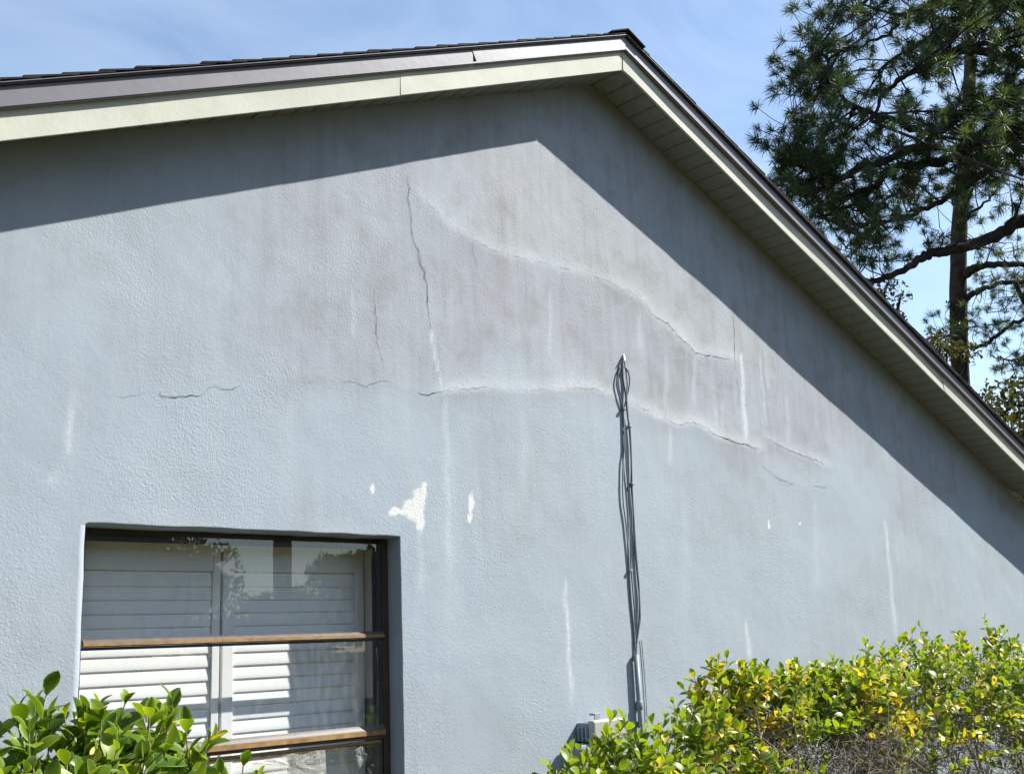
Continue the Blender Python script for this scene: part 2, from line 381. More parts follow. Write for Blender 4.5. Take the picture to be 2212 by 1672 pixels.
    def streak(px0, px1, w, a, soft=.25):
        p0, p1 = W(*px0), W(*px1); t = (p0.z-z)/(p0.z-p1.z)
        cx = p0.x+(p1.x-p0.x)*np.clip(t,0,1)+.006*np.sin(z*23+px0[0])
        wd = w*(.55+.6*np.clip(t,0,1)); e = np.exp(-((x-cx)/wd)**2)*sm(t,-.02,.06)*(1-sm(t,1-soft,1.02))
        SV[:,1] = np.maximum(SV[:,1], a*e*(.6+.5*n2))
    for q in [((157,838),(148,1000),.012,.62),((122,1020),(108,1050),.03,.35),((962,850),(972,1300),.022,.5),((972,950),(975,1450),.06,.22),((905,1135),(912,1300),.02,.4),
              ((1220,1250),(1236,1545),.014,.98),((1911,1120),(1938,1400),.028,.65),((1613,1340),(1620,1430),.020,1.0),((1601,760),(1612,975),.026,.95),
              ((1640,760),(1658,930),.010,.6),((1652,760),(1660,850),.008,.5),((1190,620),(1186,790),.014,.4),((760,622),(766,740),.012,.4),((1380,680),(1384,760),.025,.4),
              ((1447,918),(1450,1010),.016,.55),((2014,975),(2017,1010),.014,.4),((1500,745),(1498,900),.018,.4),((1560,870),(1562,960),.02,.35),((1440,770),(1436,900),.02,.3),
              ((1545,880),(1550,960),.03,.4),((1700,850),(1705,980),.03,.3),((1030,1000),(1034,1300),.03,.18),((1130,880),(1134,1100),.03,.2),((620,860),(622,1100),.05,.16),
              ((1760,1080),(1765,1300),.05,.2),((1480,1080),(1484,1340),.05,.18)]: streak(*q)
    for kk, a, w in (('mainlow',.8,.012),('upper',.4,.06),('upper2',.5,.07),('hright2',.6,.06),('hjag',.5,.05),('hright',.6,.05),('low1',.4,.05)):  # painted bands where raised crack lips catch sun; mainlow is a real white line
        d, s = seg_dist(X, Z, wall_xz(CR[kk])); off = np.where(s.ravel() > 0, d.ravel(), d.ravel()*2.5+(.01 if kk != 'mainlow' else 0))
        SV[:,1] = np.maximum(SV[:,1], a*np.exp(-(off/w)**2)*(.5+.7*n2))
    def blob(px, py, rx, rz, rot=0):
        c = W(px,py); ux, uz = x-c.x, z-c.z; a = math.radians(rot)
        p_, q_ = ux*math.cos(a)+uz*math.sin(a), -ux*math.sin(a)+uz*math.cos(a)
        SV[:,2] = np.maximum(SV[:,2], np.clip(1.0-.5*np.sqrt((p_/rx/1.3)**2+(q_/rz/1.15)**2), 0, 1))
    for b_ in [(903,1088,.028,.055,0),(892,1105,.036,.030,0),(915,1060,.014,.045,-8),(907,1125,.018,.04,0),(848,1106,.020,.015,20),(858,1102,.018,.012,-20),(872,1106,.022,.010,0),(882,1095,.020,.030,10),
               (1018,1088,.013,.045,-6),(1015,1118,.010,.025,0),(805,1054,.010,.02,0),(1661,1133,.010,.026,0),(1728,1130,.008,.010,0)]: blob(*b_)
    # reveals of the opening
    def idx(xv, zv): return int(np.argmin(np.abs(xs-xv)))*nz+int(np.argmin(np.abs(zs-zv)))
    ix0, ix1 = np.argmin(np.abs(xs-WX0)), np.argmin(np.abs(xs-WX1)); iz0, iz1 = np.argmin(np.abs(zs-WZ0)), np.argmin(np.abs(zs-WZ1))
    loop = [k*nz+iz1 for k in range(ix0, ix1+1)]+[ix1*nz+k for k in range(iz1-1, iz0-1, -1)]+[k*nz+iz0 for k in range(ix1-1, ix0-1, -1)]+[ix0*nz+k for k in range(iz0+1, iz1)]
    base = len(V); inner = V[loop].copy(); inner[:,1] = .17; inner[:,0] = np.clip(inner[:,0], WX0, WX1); inner[:,2] = np.clip(inner[:,2], WZ0, WZ1)
    V = np.concatenate([V, inner]); SV = np.concatenate([SV, SV[loop]*[1,.3,0,1]])
    n = len(loop); RF = [(loop[k], base+k, base+(k+1)%n, loop[(k+1)%n]) for k in range(n)]
    me = bpy.data.meshes.new('wall')
    me.from_pydata(V.tolist(), [], F.tolist()+RF); me.materials.append(M_stucco)
    ca = me.color_attributes.new('StainLitBand', 'FLOAT_COLOR', 'POINT'); ca.data.foreach_set('color', SV.astype(np.float32).ravel())
    me.polygons.foreach_set('use_smooth', [True]*len(F)+[False]*len(RF)); me.update()
    o = link('wall', me, house)
    def hgt(xv, zv):
        return float(Hh[np.clip(np.searchsorted(xs, xv),0,nx-1), np.clip(np.searchsorted(zs, zv),0,nz-1)])
    return o, hgt
wall, wall_h = build_wall()

def crack(path, w, m, name='crack'):
    pts = wall_xz(path); q = []
    for (a,b),(c,d) in zip(pts[:-1], pts[1:]):
        L = math.hypot(c-a, d-b); k = max(2, int(L/.02))
        for t in range(k):
            xx, zz = a+(c-a)*t/k, b+(d-b)*t/k
            ox = float(fbm(np.array(xx*16+3), np.array(zz*16), 3))-.5; oz = float(fbm(np.array(xx*16+60), np.array(zz*16+9), 3))-.5
            q.append((xx+.030*ox+random.gauss(0,.0030), zz+.030*oz+random.gauss(0,.0030)))
    q.append(pts[-1]); mb = MB(); vs = []
    for i, (a,b) in enumerate(q):
        p0, p1 = q[max(i-1,0)], q[min(i+1,len(q)-1)]; dx, dz = p1[0]-p0[0], p1[1]-p0[1]; L = math.hypot(dx,dz) or 1
        e = min(i, len(q)-1-i)/3; ww = w*min(1,.25+e*.4)*random.uniform(.45,1.25)*.5
        if w < .0019: ww *= min(1, max(.03, (float(fbm(np.array(a*5.5+2), np.array(b*5.5+30), 2))-.40)*7))     # hairlines come and go
        y = -wall_h(a,b)-.0022
        vs += [(a-dz/L*ww, y, b+dx/L*ww), (a+dz/L*ww, y, b-dx/L*ww)]
    mb.add(vs, [(2*i,2*i+1,2*i+3,2*i+2) for i in range(len(q)-1)])
    return mb.build(name, m, wall)
for k, w in {'main':.0046,'hleft':.0028,'hstrong':.0075,'hmid':.0045,'hmid2':.0020,'hgap':.0105,'hright':.0023,'hright2':.0024,'hjag':.0058,
             'low1':.0040,'low2':.0030,'upper':.0021,'upper2':.0046,'thin1':.0036,'thin2':.0050,'thin2b':.0030,'thin3':.0030,'thin4':.0026}.items():
    crack(CR[k], w*.62, M_crack)
# other walls, ceiling of the room behind the window
for a_, b_ in (((XL,.17,0),(XL+.2,DEPTH,H0+.75)), ((XR-.2,.02,0),(XR,DEPTH,H0+.75)), ((XL,DEPTH,0),(XR,DEPTH+.2,H0+.75))):
    mb = MB(); mb.box(a_, b_); mb.build('side_wall', M_stucco, house)
mb = MB(); mb.box((XL+.2,2.5,0),(XR-.2,2.6,H0+.75)); mb.box((XL+.2,.3,H0+.70),(XR-.2,2.6,H0+.74))
mb.box((XL+.2,.20,0),(WX0-.02,.28,H0+.75)); mb.box((WX1+.02,.20,0),(XR-.2,.28,H0+.75)); mb.box((WX0-.02,.25,WZ1+.02),(WX1+.02,.29,H0+.75))
mb.build('interior_wall', M_dark, house)

# roof: deck, shingles, fascia, trim, drip edge, soffit
def zroof(x, c): return c-SL*abs(x-AX)
ZD = H0+3.30
for s in (-1, 1):
    mb = MB(); xe = AX+s*6.15
    a, b = (xe, AX) if s < 0 else (AX, xe)
    za, zb = zroof(a, ZD), zroof(b, ZD)
    mb.hexa([(a,-OV+.02,za-.03),(b,-OV+.02,zb-.03),(b,DEPTH+.4,zb-.03),(a,DEPTH+.4,za-.03),(a,-OV+.02,za),(b,-OV+.02,zb),(b,DEPTH+.4,zb),(a,DEPTH+.4,za)])
    mb.build('roof_deck', M_shingle, house)
# profile heights (at the ridge) from the fascia's foot upward
zf0 = W(1346,152,-OV).z; zf1 = zf0+.142
zt0 = W(1349,109,-OV-.022).z; zt1 = W(1350,82,-OV-.022).z
zd1 = W(1351,75.5,-OV-.034).z
def board(name, xa, xb, z0, z1, y0, y1, m, n=40, wav=0.0, cuta=0, cutb=0, lip=0, seed=0):
    """board following the rake from xa to xb, heights z0..z1 at the ridge, front face at y0"""
    mb = MB(); vs = []
    for i in range(n+1):
        t = i/n; x = xa+(xb-xa)*t
        ca = cuta*max(0,1-t*n) + cutb*max(0,t*n-n+1)
        for zz, xx in ((z0, x+ca), (z1, x)):
            wv = wav*(math.sin(x*2.7+seed+zz*9)+.6*math.sin(x*6.1+2*seed)+.8*math.sin(x*1.3+seed*3))*(1.0 if zz == z1 else .35)
            vs.append((xx, y0-wv, zroof(xx, zz)))
    for i in range(n+1):
        t = i/n; x = xa+(xb-xa)*t; ca = cuta*max(0,1-t*n) + cutb*max(0,t*n-n+1)
        for zz, xx in ((z0, x+ca), (z1, x)): vs.append((xx, y1, zroof(xx, zz)))
    o = 2*(n+1); fs = []
    for i in range(n):
        a = 2*i
        fs += [(a,a+2,a+3,a+1), (o+a,o+a+1,o+a+3,o+a+2), (a,o+a,o+a+2,a+2), (a+1,a+3,o+a+3,o+a+1)]
    fs += [(0,1,o+1,o),(2*n,o+2*n,o+2*n+1,2*n+1)]
    mb.add(vs, fs); return mb.build(name, m, house, bevel=.0012)
xs_l = W(864,175,-OV).x; xs_r = W(2038,820,-OV).x
EL, ER = AX-5.95, AX+5.95
board('fascia_board', EL, xs_l+.012, zf0, zf1, -OV, -OV+.012, M_fascia, 60, .0016, seed=1)
board('fascia_board', xs_l, W(1345,152,-OV).x, zf0+.001, zf1, -OV-.0035, -OV+.010, M_fascia, 40, .0008, cutb=-.012, seed=2)
board('fascia_board', AX-.012+.004, xs_r, zf0, zf1, -OV-.001, -OV+.012, M_fascia, 60, .0030, seed=3)
board('fascia_board', xs_r-.012, ER, zf0, zf1, -OV-.004, -OV+.010, M_fascia, 50, .0022, seed=4)
board('sub_fascia', EL, AX, zf0+.024, zd1-.03, -OV+.0135, -OV+.045, M_wood, 2); board('sub_fascia', AX, ER, zf0+.024, zd1-.03, -OV+.0135, -OV+.045, M_wood, 2)
xt = W(1021,117,-OV-.02).x
board('rake_trim', EL, xt, zt0, zt1+.004, -OV-.022, -OV-.004, M_trim, 50, .0006, seed=5)
board('rake_trim', xt-.01, AX, zt0+.001, zt1+.004, -OV-.0245, -OV-.0055, M_trim, 30, .0006, cuta=.035, seed=6)
board('rake_trim', AX, ER, zt0, zt1+.004, -OV-.022, -OV-.006, M_trim, 60, .0006, seed=7)
board('trim_hem', EL, AX, zt0+.004, zt0+.014, -OV-.0275, -OV-.020, M_trim, 2); board('trim_hem', AX, ER, zt0+.004, zt0+.014, -OV-.0275, -OV-.020, M_trim, 2)
board('drip_edge', EL, AX, zt1, zd1, -OV-.036, OV, M_drip, 2); board('drip_edge', AX, ER, zt1, zd1, -OV-.036, OV, M_drip, 2)
board('drip_lip', EL, AX, zd1-.003, zd1+.001, -OV-.042, -OV, M_trim, 2); board('drip_lip', AX, ER, zd1-.003, zd1+.001, -OV-.042, -OV, M_trim, 2)
# shingles: courses with their exposed butts towards the eaves
EXPO = .133
ncourse = int(6.05/EXPO)
for s in (-1, 1):
    xa0 = 0
    for k in range(ncourse):
        u0_ = k*EXPO; u1_ = u0_+EXPO+.06                   # along x away from the ridge: butt at u1
        y = -OV-.043+random.uniform(-.003,.003); L0 = random.uniform(.35,.95)
        for r in range(3):
            y2 = y+(L0 if r == 0 else .95)
            lift = random.uniform(.010,.019) if r == 0 else .011
            c0, c1 = zd1+.003, zd1+.004+lift
            def pt(u, yy, c): x = AX+s*u; return (x, yy, zroof(x, c))
            ta, tb = c0, c1
            p = [pt(u0_+.0,y,ta+.002),pt(u1_,y,tb-.008),pt(u1_,y2-.004,tb-.008),pt(u0_,y2-.004,ta+.002),
                 pt(u0_,y,ta+.007),pt(u1_,y,tb),pt(u1_,y2-.004,tb),pt(u0_,y2-.004,ta+.007)]
            if s < 0: p = [p[1],p[0],p[3],p[2],p[5],p[4],p[7],p[6]]
            m_ = MB(); m_.hexa(p); m_.build('shingle', M_shingle, house); y = y2
for k in range(9):                                          # ridge caps
    y = -OV-.055+k*.14; m_ = MB(); h = zd1+.022+.004
    for s in (-1,1):
        a = [(AX,y,h),(AX+s*.14,y,h-.14*SL-.004),(AX+s*.14,y+.2,h-.14*SL-.012),(AX,y+.2,h-.008)]
        b = [(q[0],q[1],q[2]+.007) for q in a]
        pp = a+b if s > 0 else [a[1],a[0],a[3],a[2],b[1],b[0],b[3],b[2]]
        m_.hexa(pp)
    m_.build('ridge_cap', M_shingle, house)
# soffit panels
for s in (-1, 1):
    k = 0
    while k*.1 < 5.9:
        u = k*.1; a, b = (AX+s*(u+.0045), AX+s*(u+.0955)); 
        if s < 0: a, b = b, a
        dz = random.uniform(-.0012,.0012); z0 = ZS+(0 if s > 0 else min(.085, .019*u))+.006+dz
        y0, y1 = -OV+.013, .03
        mb = MB(); e = .0045
        # panel with turned-up edges so that the joints are recessed grooves
        vs = [(a,y0,zroof(a,z0+e)),(a+.006,y0,zroof(a+.006,z0)),(b-.006,y0,zroof(b-.006,z0)),(b,y0,zroof(b,z0+e))]
        mb.add(vs+[(q[0],y1,q[2]) for q in vs]+[(a-.004,y0,zroof(a-.004,z0+.013)),(b+.004,y0,zroof(b+.004,z0+.013)),(a-.004,y1,zroof(a-.004,z0+.013)),(b+.004,y1,zroof(b+.004,z0+.013))],
               [(0,4,5,1),(1,5,6,2),(2,6,7,3),(8,10,4,0),(3,7,11,9),(8,9,11,10)])
        mb.build('soffit_panel', M_soffit, house); k += 1
board('wall_channel', AX, ER, ZS-.006, ZS+.004, -.012, .0, M_soffit, 2)

# ------------------------------------------------------------------ window
YF = .088
def zat(px, py, y): return W(px,py,y).z
xg1 = W(826,1300,YF).x; xg0 = WX0; 
zh = zat(550,1171,YF)
r1t, r1b = zat(600,1369,YF-.012), zat(600,1385,YF-.012)
r2t, r2b = zat(600,1586,YF-.012), zat(600,1611,YF-.012)
zb0 = WZ0
mb = MB()
mb.box((xg1,YF,WZ0),(WX1,YF+.075,WZ1)); mb.box((xg0,YF,WZ0),(xg0+.042,YF+.075,WZ1)); mb.box((xg0+.042,YF+.052,zh-.004),(xg1,YF+.075,WZ1)); mb.box((xg0+.042,YF+.002,WZ0),(xg1,YF+.075,WZ0+.05))
win = mb.build('window', M_bronze, house, bevel=.002)
tag(win, 'bronze framed window with three stacked panes')
mb = MB(); mb.box((xg1-.030,YF+.004,r1t),(xg1-.0005,YF+.03,zh)); mb.box((xg1-.030,YF+.004,r2t),(xg1-.0005,YF+.03,r1b)); mb.box((xg0+.042,YF+.040,zh-.010),(xg1-.03,YF+.06,zh+.012))
mb.build('gasket', M_gasket, win, bevel=.002)
def rail(z0, z1, ledge):
    mb = MB(); h = z1-z0; a, b = xg0+.043, xg1-.001
    y0, y1 = YF-.014, YF+.002
    # front face, sloping ledge, back
    prof = [(y0+.004,z0),(y0,z0+.004),(y0,z1-ledge-.003),(y0+.003,z1-ledge),(y1,z1),(y1,z0)]
    n = len(prof); vs = [(a,*q) for q in prof]+[(b,*q) for q in prof]
    for i in range(n):
        j = (i+1)%n; mb.add([vs[i],vs[j],vs[n+j],vs[n+i]], [(0,3,2,1)], {0:1,1:0,2:1,3:1}.get(i,2))
    mb.add(vs, [tuple(range(n)), tuple(range(2*n-1,n-1,-1))], 2)
    return mb.build('meeting_rail', [M_faded, M_ledge, M_bronze], win)
rail(r1b, r1t, .010); rail(r2b, r2t, .018)
for zz in (r1b, r2b):
    mb = MB(); mb.box((xg0+.044,YF-.006,zz-.011),(xg1-.002,YF+.02,zz-.0006)); mb.build('sash_top', M_gasket if zz == r1b else M_bronze, win)
z3 = zat(600,1627,YF)
mb = MB(); mb.box((xg0+.05,YF+.004,z3),(xg1-.012,YF+.012,z3+.010)); mb.build('sash_bead', M_faded, win)
mb = MB(); mb.box((xg0+.044,YF+.006,z3-.012),(xg1-.005,YF+.05,z3-.0005)); mb.box((xg1-.028,YF+.008,WZ0+.05),(xg1-.005,YF+.05,z3-.0125)); mb.build('sash_frame', M_bronze, win)
mb = MB(); mb.box((xg1-.0045,YF-.004,WZ0+.05),(xg1+.004,YF-.0005,r2b-.01)); mb.build('track', M_bronze, win)
def pane(z0, z1, y, m):
    mb = MB(); mb.add([(xg0+.03,y,z0),(xg1-.006,y,z0),(xg1-.006,y,z1),(xg0+.03,y,z1)], [(0,1,2,3)]); return mb.build('glass_pane', m, win)
pane(r1t-.006, zh+.01, YF-.002, M_glass); pane(r2t-.006, r1b+.006, YF-.004, M_glass2); pane(WZ0+.03, z3-.002, YF+.003, M_glass2)

# peeling film left on the lowest pane
def film_material():
    m = bpy.data.materials.new('peeling_film'); m.use_nodes = True; t = m.node_tree; N = t.nodes.new; Lk = t.links.new
    p = t.nodes['Principled BSDF']; p.inputs['Base Color'].default_value = (.46,.445,.39,1); p.inputs['Roughness'].default_value = .7
    co = N('ShaderNodeTexCoord'); n = N('ShaderNodeTexNoise'); n.inputs['Scale'].default_value = 42; n.inputs['Detail'].default_value = 9; n.inputs['Roughness'].default_value = .75; n.inputs['Distortion'].default_value = 1.2
    Lk(co.outputs['Object'], n.inputs['Vector'])
    r = N('ShaderNodeMapRange'); r.inputs[1].default_value = .34; r.inputs[2].default_value = .70; Lk(n.outputs['Fac'], r.inputs[0])
    tr = N('ShaderNodeBsdfTransparent'); s = N('ShaderNodeMixShader'); Lk(r.outputs[0], s.inputs[0]); Lk(tr.outputs[0], s.inputs[1]); Lk(p.outputs[0], s.inputs[2])
    Lk(s.outputs[0], t.nodes['Material Output'].inputs['Surface']); return m
M_film = film_material()
def film(poly, y):
    mb = MB(); c = sum((W(a,b,y) for a,b in poly), Vector())/len(poly); pts = []
    for i in range(len(poly)):
        a, b = W(*poly[i],y), W(*poly[(i+1)%len(poly)],y)
        for t in range(4): pts.append(a.lerp(b, t/4)+Vector((random.gauss(0,.005), random.uniform(-.006,0), random.gauss(0,.005))))
    mid = [c.lerp(p, .55)+Vector((0,random.uniform(-.004,0),0)) for p in pts]; n = len(pts)
    mb.add([c]+mid+pts, [(0,1+i,1+(i+1)%n) for i in range(n)]+[(1+i,1+n+i,1+n+(i+1)%n,1+(i+1)%n) for i in range(n)])
    return mb.build('film_scrap', M_film, win)
film([(540,1650),(600,1632),(700,1618),(702,1650),(690,1680),(560,1700)], YF-.001)
film([(640,1640),(700,1622),(704,1668),(650,1690)], YF-.002)
film([(768,1618),(786,1610),(790,1640),(780,1655),(772,1640)], YF-.003)
film([(795,1668),(800,1655),(804,1680),(798,1700)], YF-.002)

# interior jamb with marble return
xj = W(783,1300,.235).x
zt_ = zat(800,1508,.17)
mb = MB(); mb.box((xj+.002,.168,zt_+.001),(xj+.03,.30,WZ1)); mb.box((WX0,.168,zat(550,1166,.2)),(xj+.002,.30,WZ1-.001)); 
mb.build('jamb_lining', M_jamb, house)
mb = MB(); mb.box((xj+.002,.166,WZ0),(xj+.03,.30,zt_)); mb.build('jamb_tile', M_tile, house)

# ------------------------------------------------------------------ plantation shutters behind the glass
YS = .235
def shutter(xa, xb, st_a, st_b, label):
    t = thing('plantation_shutter', label, 'shutter', ((xa+xb)/2, YS, WZ0), 'interior shutters behind the window')
    ztop = zat(550,1175,YS); zr = zat(400,1233.5,YS); zbot = WZ0+.01
    mb = MB(); mb.box((xa,YS-.014,zbot),(st_a,YS+.014,ztop)); mb.build('stile', M_white, t, bevel=.002)
    mb = MB(); mb.box((st_b,YS-.014,zbot),(xb,YS+.014,ztop)); mb.build('stile', M_white, t, bevel=.002)
    mb = MB(); mb.box((st_a+.0008,YS-.012,zr),(st_b-.0008,YS+.012,ztop)); mb.build('top_rail', M_white, t, bevel=.002)
    mb = MB(); mb.box((st_a+.0008,YS-.012,zbot),(st_b-.0008,YS+.012,zbot+.09)); mb.build('bottom_rail', M_white, t, bevel=.002)
    sp = .0525; z = zr-.031; k = 0; me = None
    while z > zbot+.12:
        if me is None:
            mb = MB(); n = 14; hw, th = .0318, .0042; tilt = math.radians(83.5)
            ring = []
            sec = [(1,0),(.94,.55),(.8,.85),(.35,1),(-.35,1),(-.8,.85),(-.94,.55),(-1,0),(-.94,-.55),(-.8,-.85),(-.35,-1),(.35,-1),(.8,-.85),(.94,-.55)]
            for i in range(n):
                u, v = hw*sec[i][0], th*sec[i][1]
                ring.append((-(u*math.cos(tilt)-v*math.sin(tilt))*-1, u*math.sin(tilt)+v*math.cos(tilt)))
            w = (st_b-st_a)/2-.002
            mb.add([(-w,*q) for q in ring]+[(w,*q) for q in ring], [(i,n+i,n+(i+1)%n,(i+1)%n) for i in range(n)])
            mb.add([(-w,*q) for q in ring], [tuple(range(n))]); mb.add([(w,*q) for q in ring], [tuple(range(n-1,-1,-1))])   # end caps keep their own normals
            me = mb.mesh('louver', M_white, True)
        o = bpy.data.objects.new('louver', me); COL.objects.link(o); o.parent = t
        o.location = ((st_a+st_b)/2-t.location.x, 0, z-t.location.z); o.rotation_euler.x = random.uniform(-.02,.02)
        z -= sp; k += 1
xp = lambda px: W(px,1300,YS).x
shutter(WX0+.04, xp(472), WX0+.085, xp(456), 'white louvered shutter panel behind the window glass, the left one of two')
shutter(xp(478), xp(782), xp(502), xp(765), 'white louvered shutter panel behind the window glass, the right one beside the cream jamb')

# ------------------------------------------------------------------ cables, conduit, boxes on the wall
cb = thing('cable_bundle', 'bundle of thin grey cables with a loop at the top running down the wall', 'cable', W(1380,1430), None)
def cable(pts, r, m, name='cable', n=6):
    q = smoothpath([W(a,b,-max(.006,y*.68)) for a,b,y in pts], 6); mb = MB(); mb.tube(q, r*1.35, n); return mb.build(name, m, cb, True)
cable([(1347,772,.004),(1345,785,.018),(1346,820,.022),(1351,850,.02),(1356,900,.015),(1359,920,.012),(1362,960,.012),(1364,1000,.014),(1364,1050,.012),(1368,1100,.012),(1371,1180,.012),(1377,1240,.014),(1382,1300,.012),(1380,1345,.012),(1375,1390,.014),(1373,1420,.012)], .0042, M_cable)
cable([(1348,778,.006),(1352,800,.02),(1355,830,.022),(1354,860,.018),(1357,905,.016),(1361,925,.018),(1364,990,.018),(1366,1060,.016),(1370,1130,.014),(1375,1200,.014),(1380,1260,.016),(1383,1330,.016),(1380,1360,.014),(1374,1400,.014)], .0038, M_cablep)
cable([(1347,884,.01),(1337,856,.010),(1332,830,.011),(1336,805,.012),(1342,793,.014),(1350,794,.026),(1357,804,.03),(1360,822,.028),(1357,845,.022),(1351,870,.014),(1347,886,.01)], .0030, M_cable)
cable([(1347,884,.010),(1348,920,.010),(1349,970,.010),(1346,1000,.012),(1345,1050,.014),(1347,1090,.014),(1352,1130,.012),(1357,1180,.012),(1360,1240,.010),(1364,1300,.010),(1369,1350,.010),(1372,1390,.012),(1373,1420,.012)], .0034, M_cablep)
cable([(1349,900,.008),(1351,960,.008),(1353,1010,.010),(1357,1060,.010),(1361,1120,.010),(1362,1200,.010),(1364,1240,.010),(1369,1300,.012),(1373,1370,.012),(1374,1420,.012)], .0030, M_cable)
cable([(1386,1380,.006),(1389,1420,.006),(1393,1470,.006),(1396,1520,.006),(1398,1580,.006),(1400,1680,.006)], .0016, M_cable)
mb = MB(); mb.tube([W(1347,766,-.0), W(1348,772,-.012), W(1349,778,-.026)], [.004,.006,.003], 6); mb.build('anchor_hook', M_metal, cb)
for a, b in ((1347,884),(1360,921),(1362,1232),(1366,1045)):
    c = W(a,b,-.012); mb = MB(); mb.box((c.x-.010,c.y-.009,c.z-.006),(c.x+.010,-.0005,c.z+.006)); mb.build('cable_clip', M_cable if a == 1347 else M_cablep, cb, bevel=.002)
cn_ = thing('conduit', 'blue grey painted conduit pipe running down the wall behind the hedge', 'conduit', W(1384,1560))
pa, pb = W(1374,1414,-.020), W(1384,1560,-.020); dirv = (pb-pa); pc = pa+dirv*((pa.z-.3)/(pa.z-pb.z))
mb = MB(); mb.tube([pa, pb, pc], .0135, 14); mb.build('pipe', M_pipe, cn_, True)
pq = pa+dirv*.745; dn = dirv.normalized()
mb = MB(); mb.tube([pq-dn*.022, pq-dn*.018, pq+dn*.018, pq+dn*.022], [.0145,.018,.018,.0145], 14); mb.build('coupling', M_pipe, cn_, True)
mb = MB(); mb.box((pq.x-.03,-.006,pq.z-.10),(pq.x+.03,-.0005,pq.z-.08)); mb.build('strap', M_pipe, cn_)
xb0 = W(1222,1620).x; zb_ = W(1222,1608).z
bx = thing('painted_meter_box', 'blue grey painted box on the wall low behind the hedge leaves', 'box', (xb0+.12,-.05,.9))
mb = MB(); mb.box((xb0,-.095,.75),(xb0+.30,-.0,zb_)); mb.build('body', M_pbox, bx, bevel=.006)
mb = MB(); mb.box((xb0+.012,-.108,.77),(xb0+.288,-.0955,zb_-.015)); mb.build('cover', M_pbox, bx, bevel=.004)
x1 = W(1243,1570).x; z1_ = W(1262,1553).z
ub = thing('utility_box', 'ivory plastic utility box with ribbed side peeking out above the hedge', 'box', (x1+.15,-.05,1.1))
mb = MB(); mb.box((x1+.01,-.075,zb_+.004),(x1+.22,0,z1_-.012)); mb.build('body', M_pbox, ub, bevel=.006)
mb = MB(); mb.box((x1+.004,-.118,zb_+.008),(x1+.225,-.0755,z1_)); mb.build('lid', M_ibox, ub, bevel=.010)
for k in range(3):
    mb = MB(); y = -.018-.026*k; mb.box((x1-.006,y-.008,zb_+.01),(x1+.0095,y+.008,z1_-.03)); mb.build('rib', M_pbox, ub, bevel=.006)
mb = MB(); mb.box((x1+.07,-.066,z1_-.012),(x1+.11,-.06,z1_+.028)); mb.box((x1+.07,-.0595,z1_+.018),(x1+.11,-.03,z1_+.028)); mb.build('hasp', M_pbox, ub, bevel=.002)

# ------------------------------------------------------------------ leaves
def leaf_mesh(name, ratio, fold, curl, m):
    """a leaf one unit long along +Y, face up, folded along the midrib"""
    prof = [(0,.05),(.12,.30),(.32,.78),(.55,1.0),(.76,.84),(.91,.45),(1,.02)]
    vs = []; ed = []; fs = []
    for t, w in prof:
        hw = w*ratio/2; zc = -curl*(t-.3)**2
        vs += [(-hw, t, zc+fold*hw), (0, t, zc), (hw, t, zc+fold*hw)]; ed += [1,0,1]
    for i in range(len(prof)-1):
        a = 3*i; fs += [(a,a+1,a+4,a+3),(a+1,a+2,a+5,a+4)]
    me = bpy.data.meshes.new(name); me.from_pydata(vs, [], fs); me.materials.append(m)
    ca = me.color_attributes.new('LeafVar','FLOAT_COLOR','POINT'); ca.data.foreach_set('color', [c for e in ed for c in (e,0,0,1)])
    me.polygons.foreach_set('use_smooth', [True]*len(me.polygons)); me.update(); return me, vs, fs, ed
LV = []
for ci, m in enumerate((M_leafA, M_leafB, M_leafY)):
    LV.append([leaf_mesh('leaf', r, f, c, m) for r, f, c in ((.54,.45,.15),(.60,.3,.45),(.48,.65,.0),(.64,.2,.30))])
def leafmat(pos, d, n, size):
    y = d.normalized(); x = y.cross(n)
    if x.length < 1e-4: x = y.cross(Vector((1,0,0)))
    x.normalize(); z = x.cross(y)
    m = Matrix((x*size, y*size, z*size)).transposed().to_4x4(); m.translation = pos; return m

def interp(prof, x):
    if x <= prof[0][0]: return prof[0][1]
    for (a,b),(c,d) in zip(prof[:-1], prof[1:]):
        if x <= c: return b+(d-b)*(x-a)/(c-a)
    return prof[-1][1]

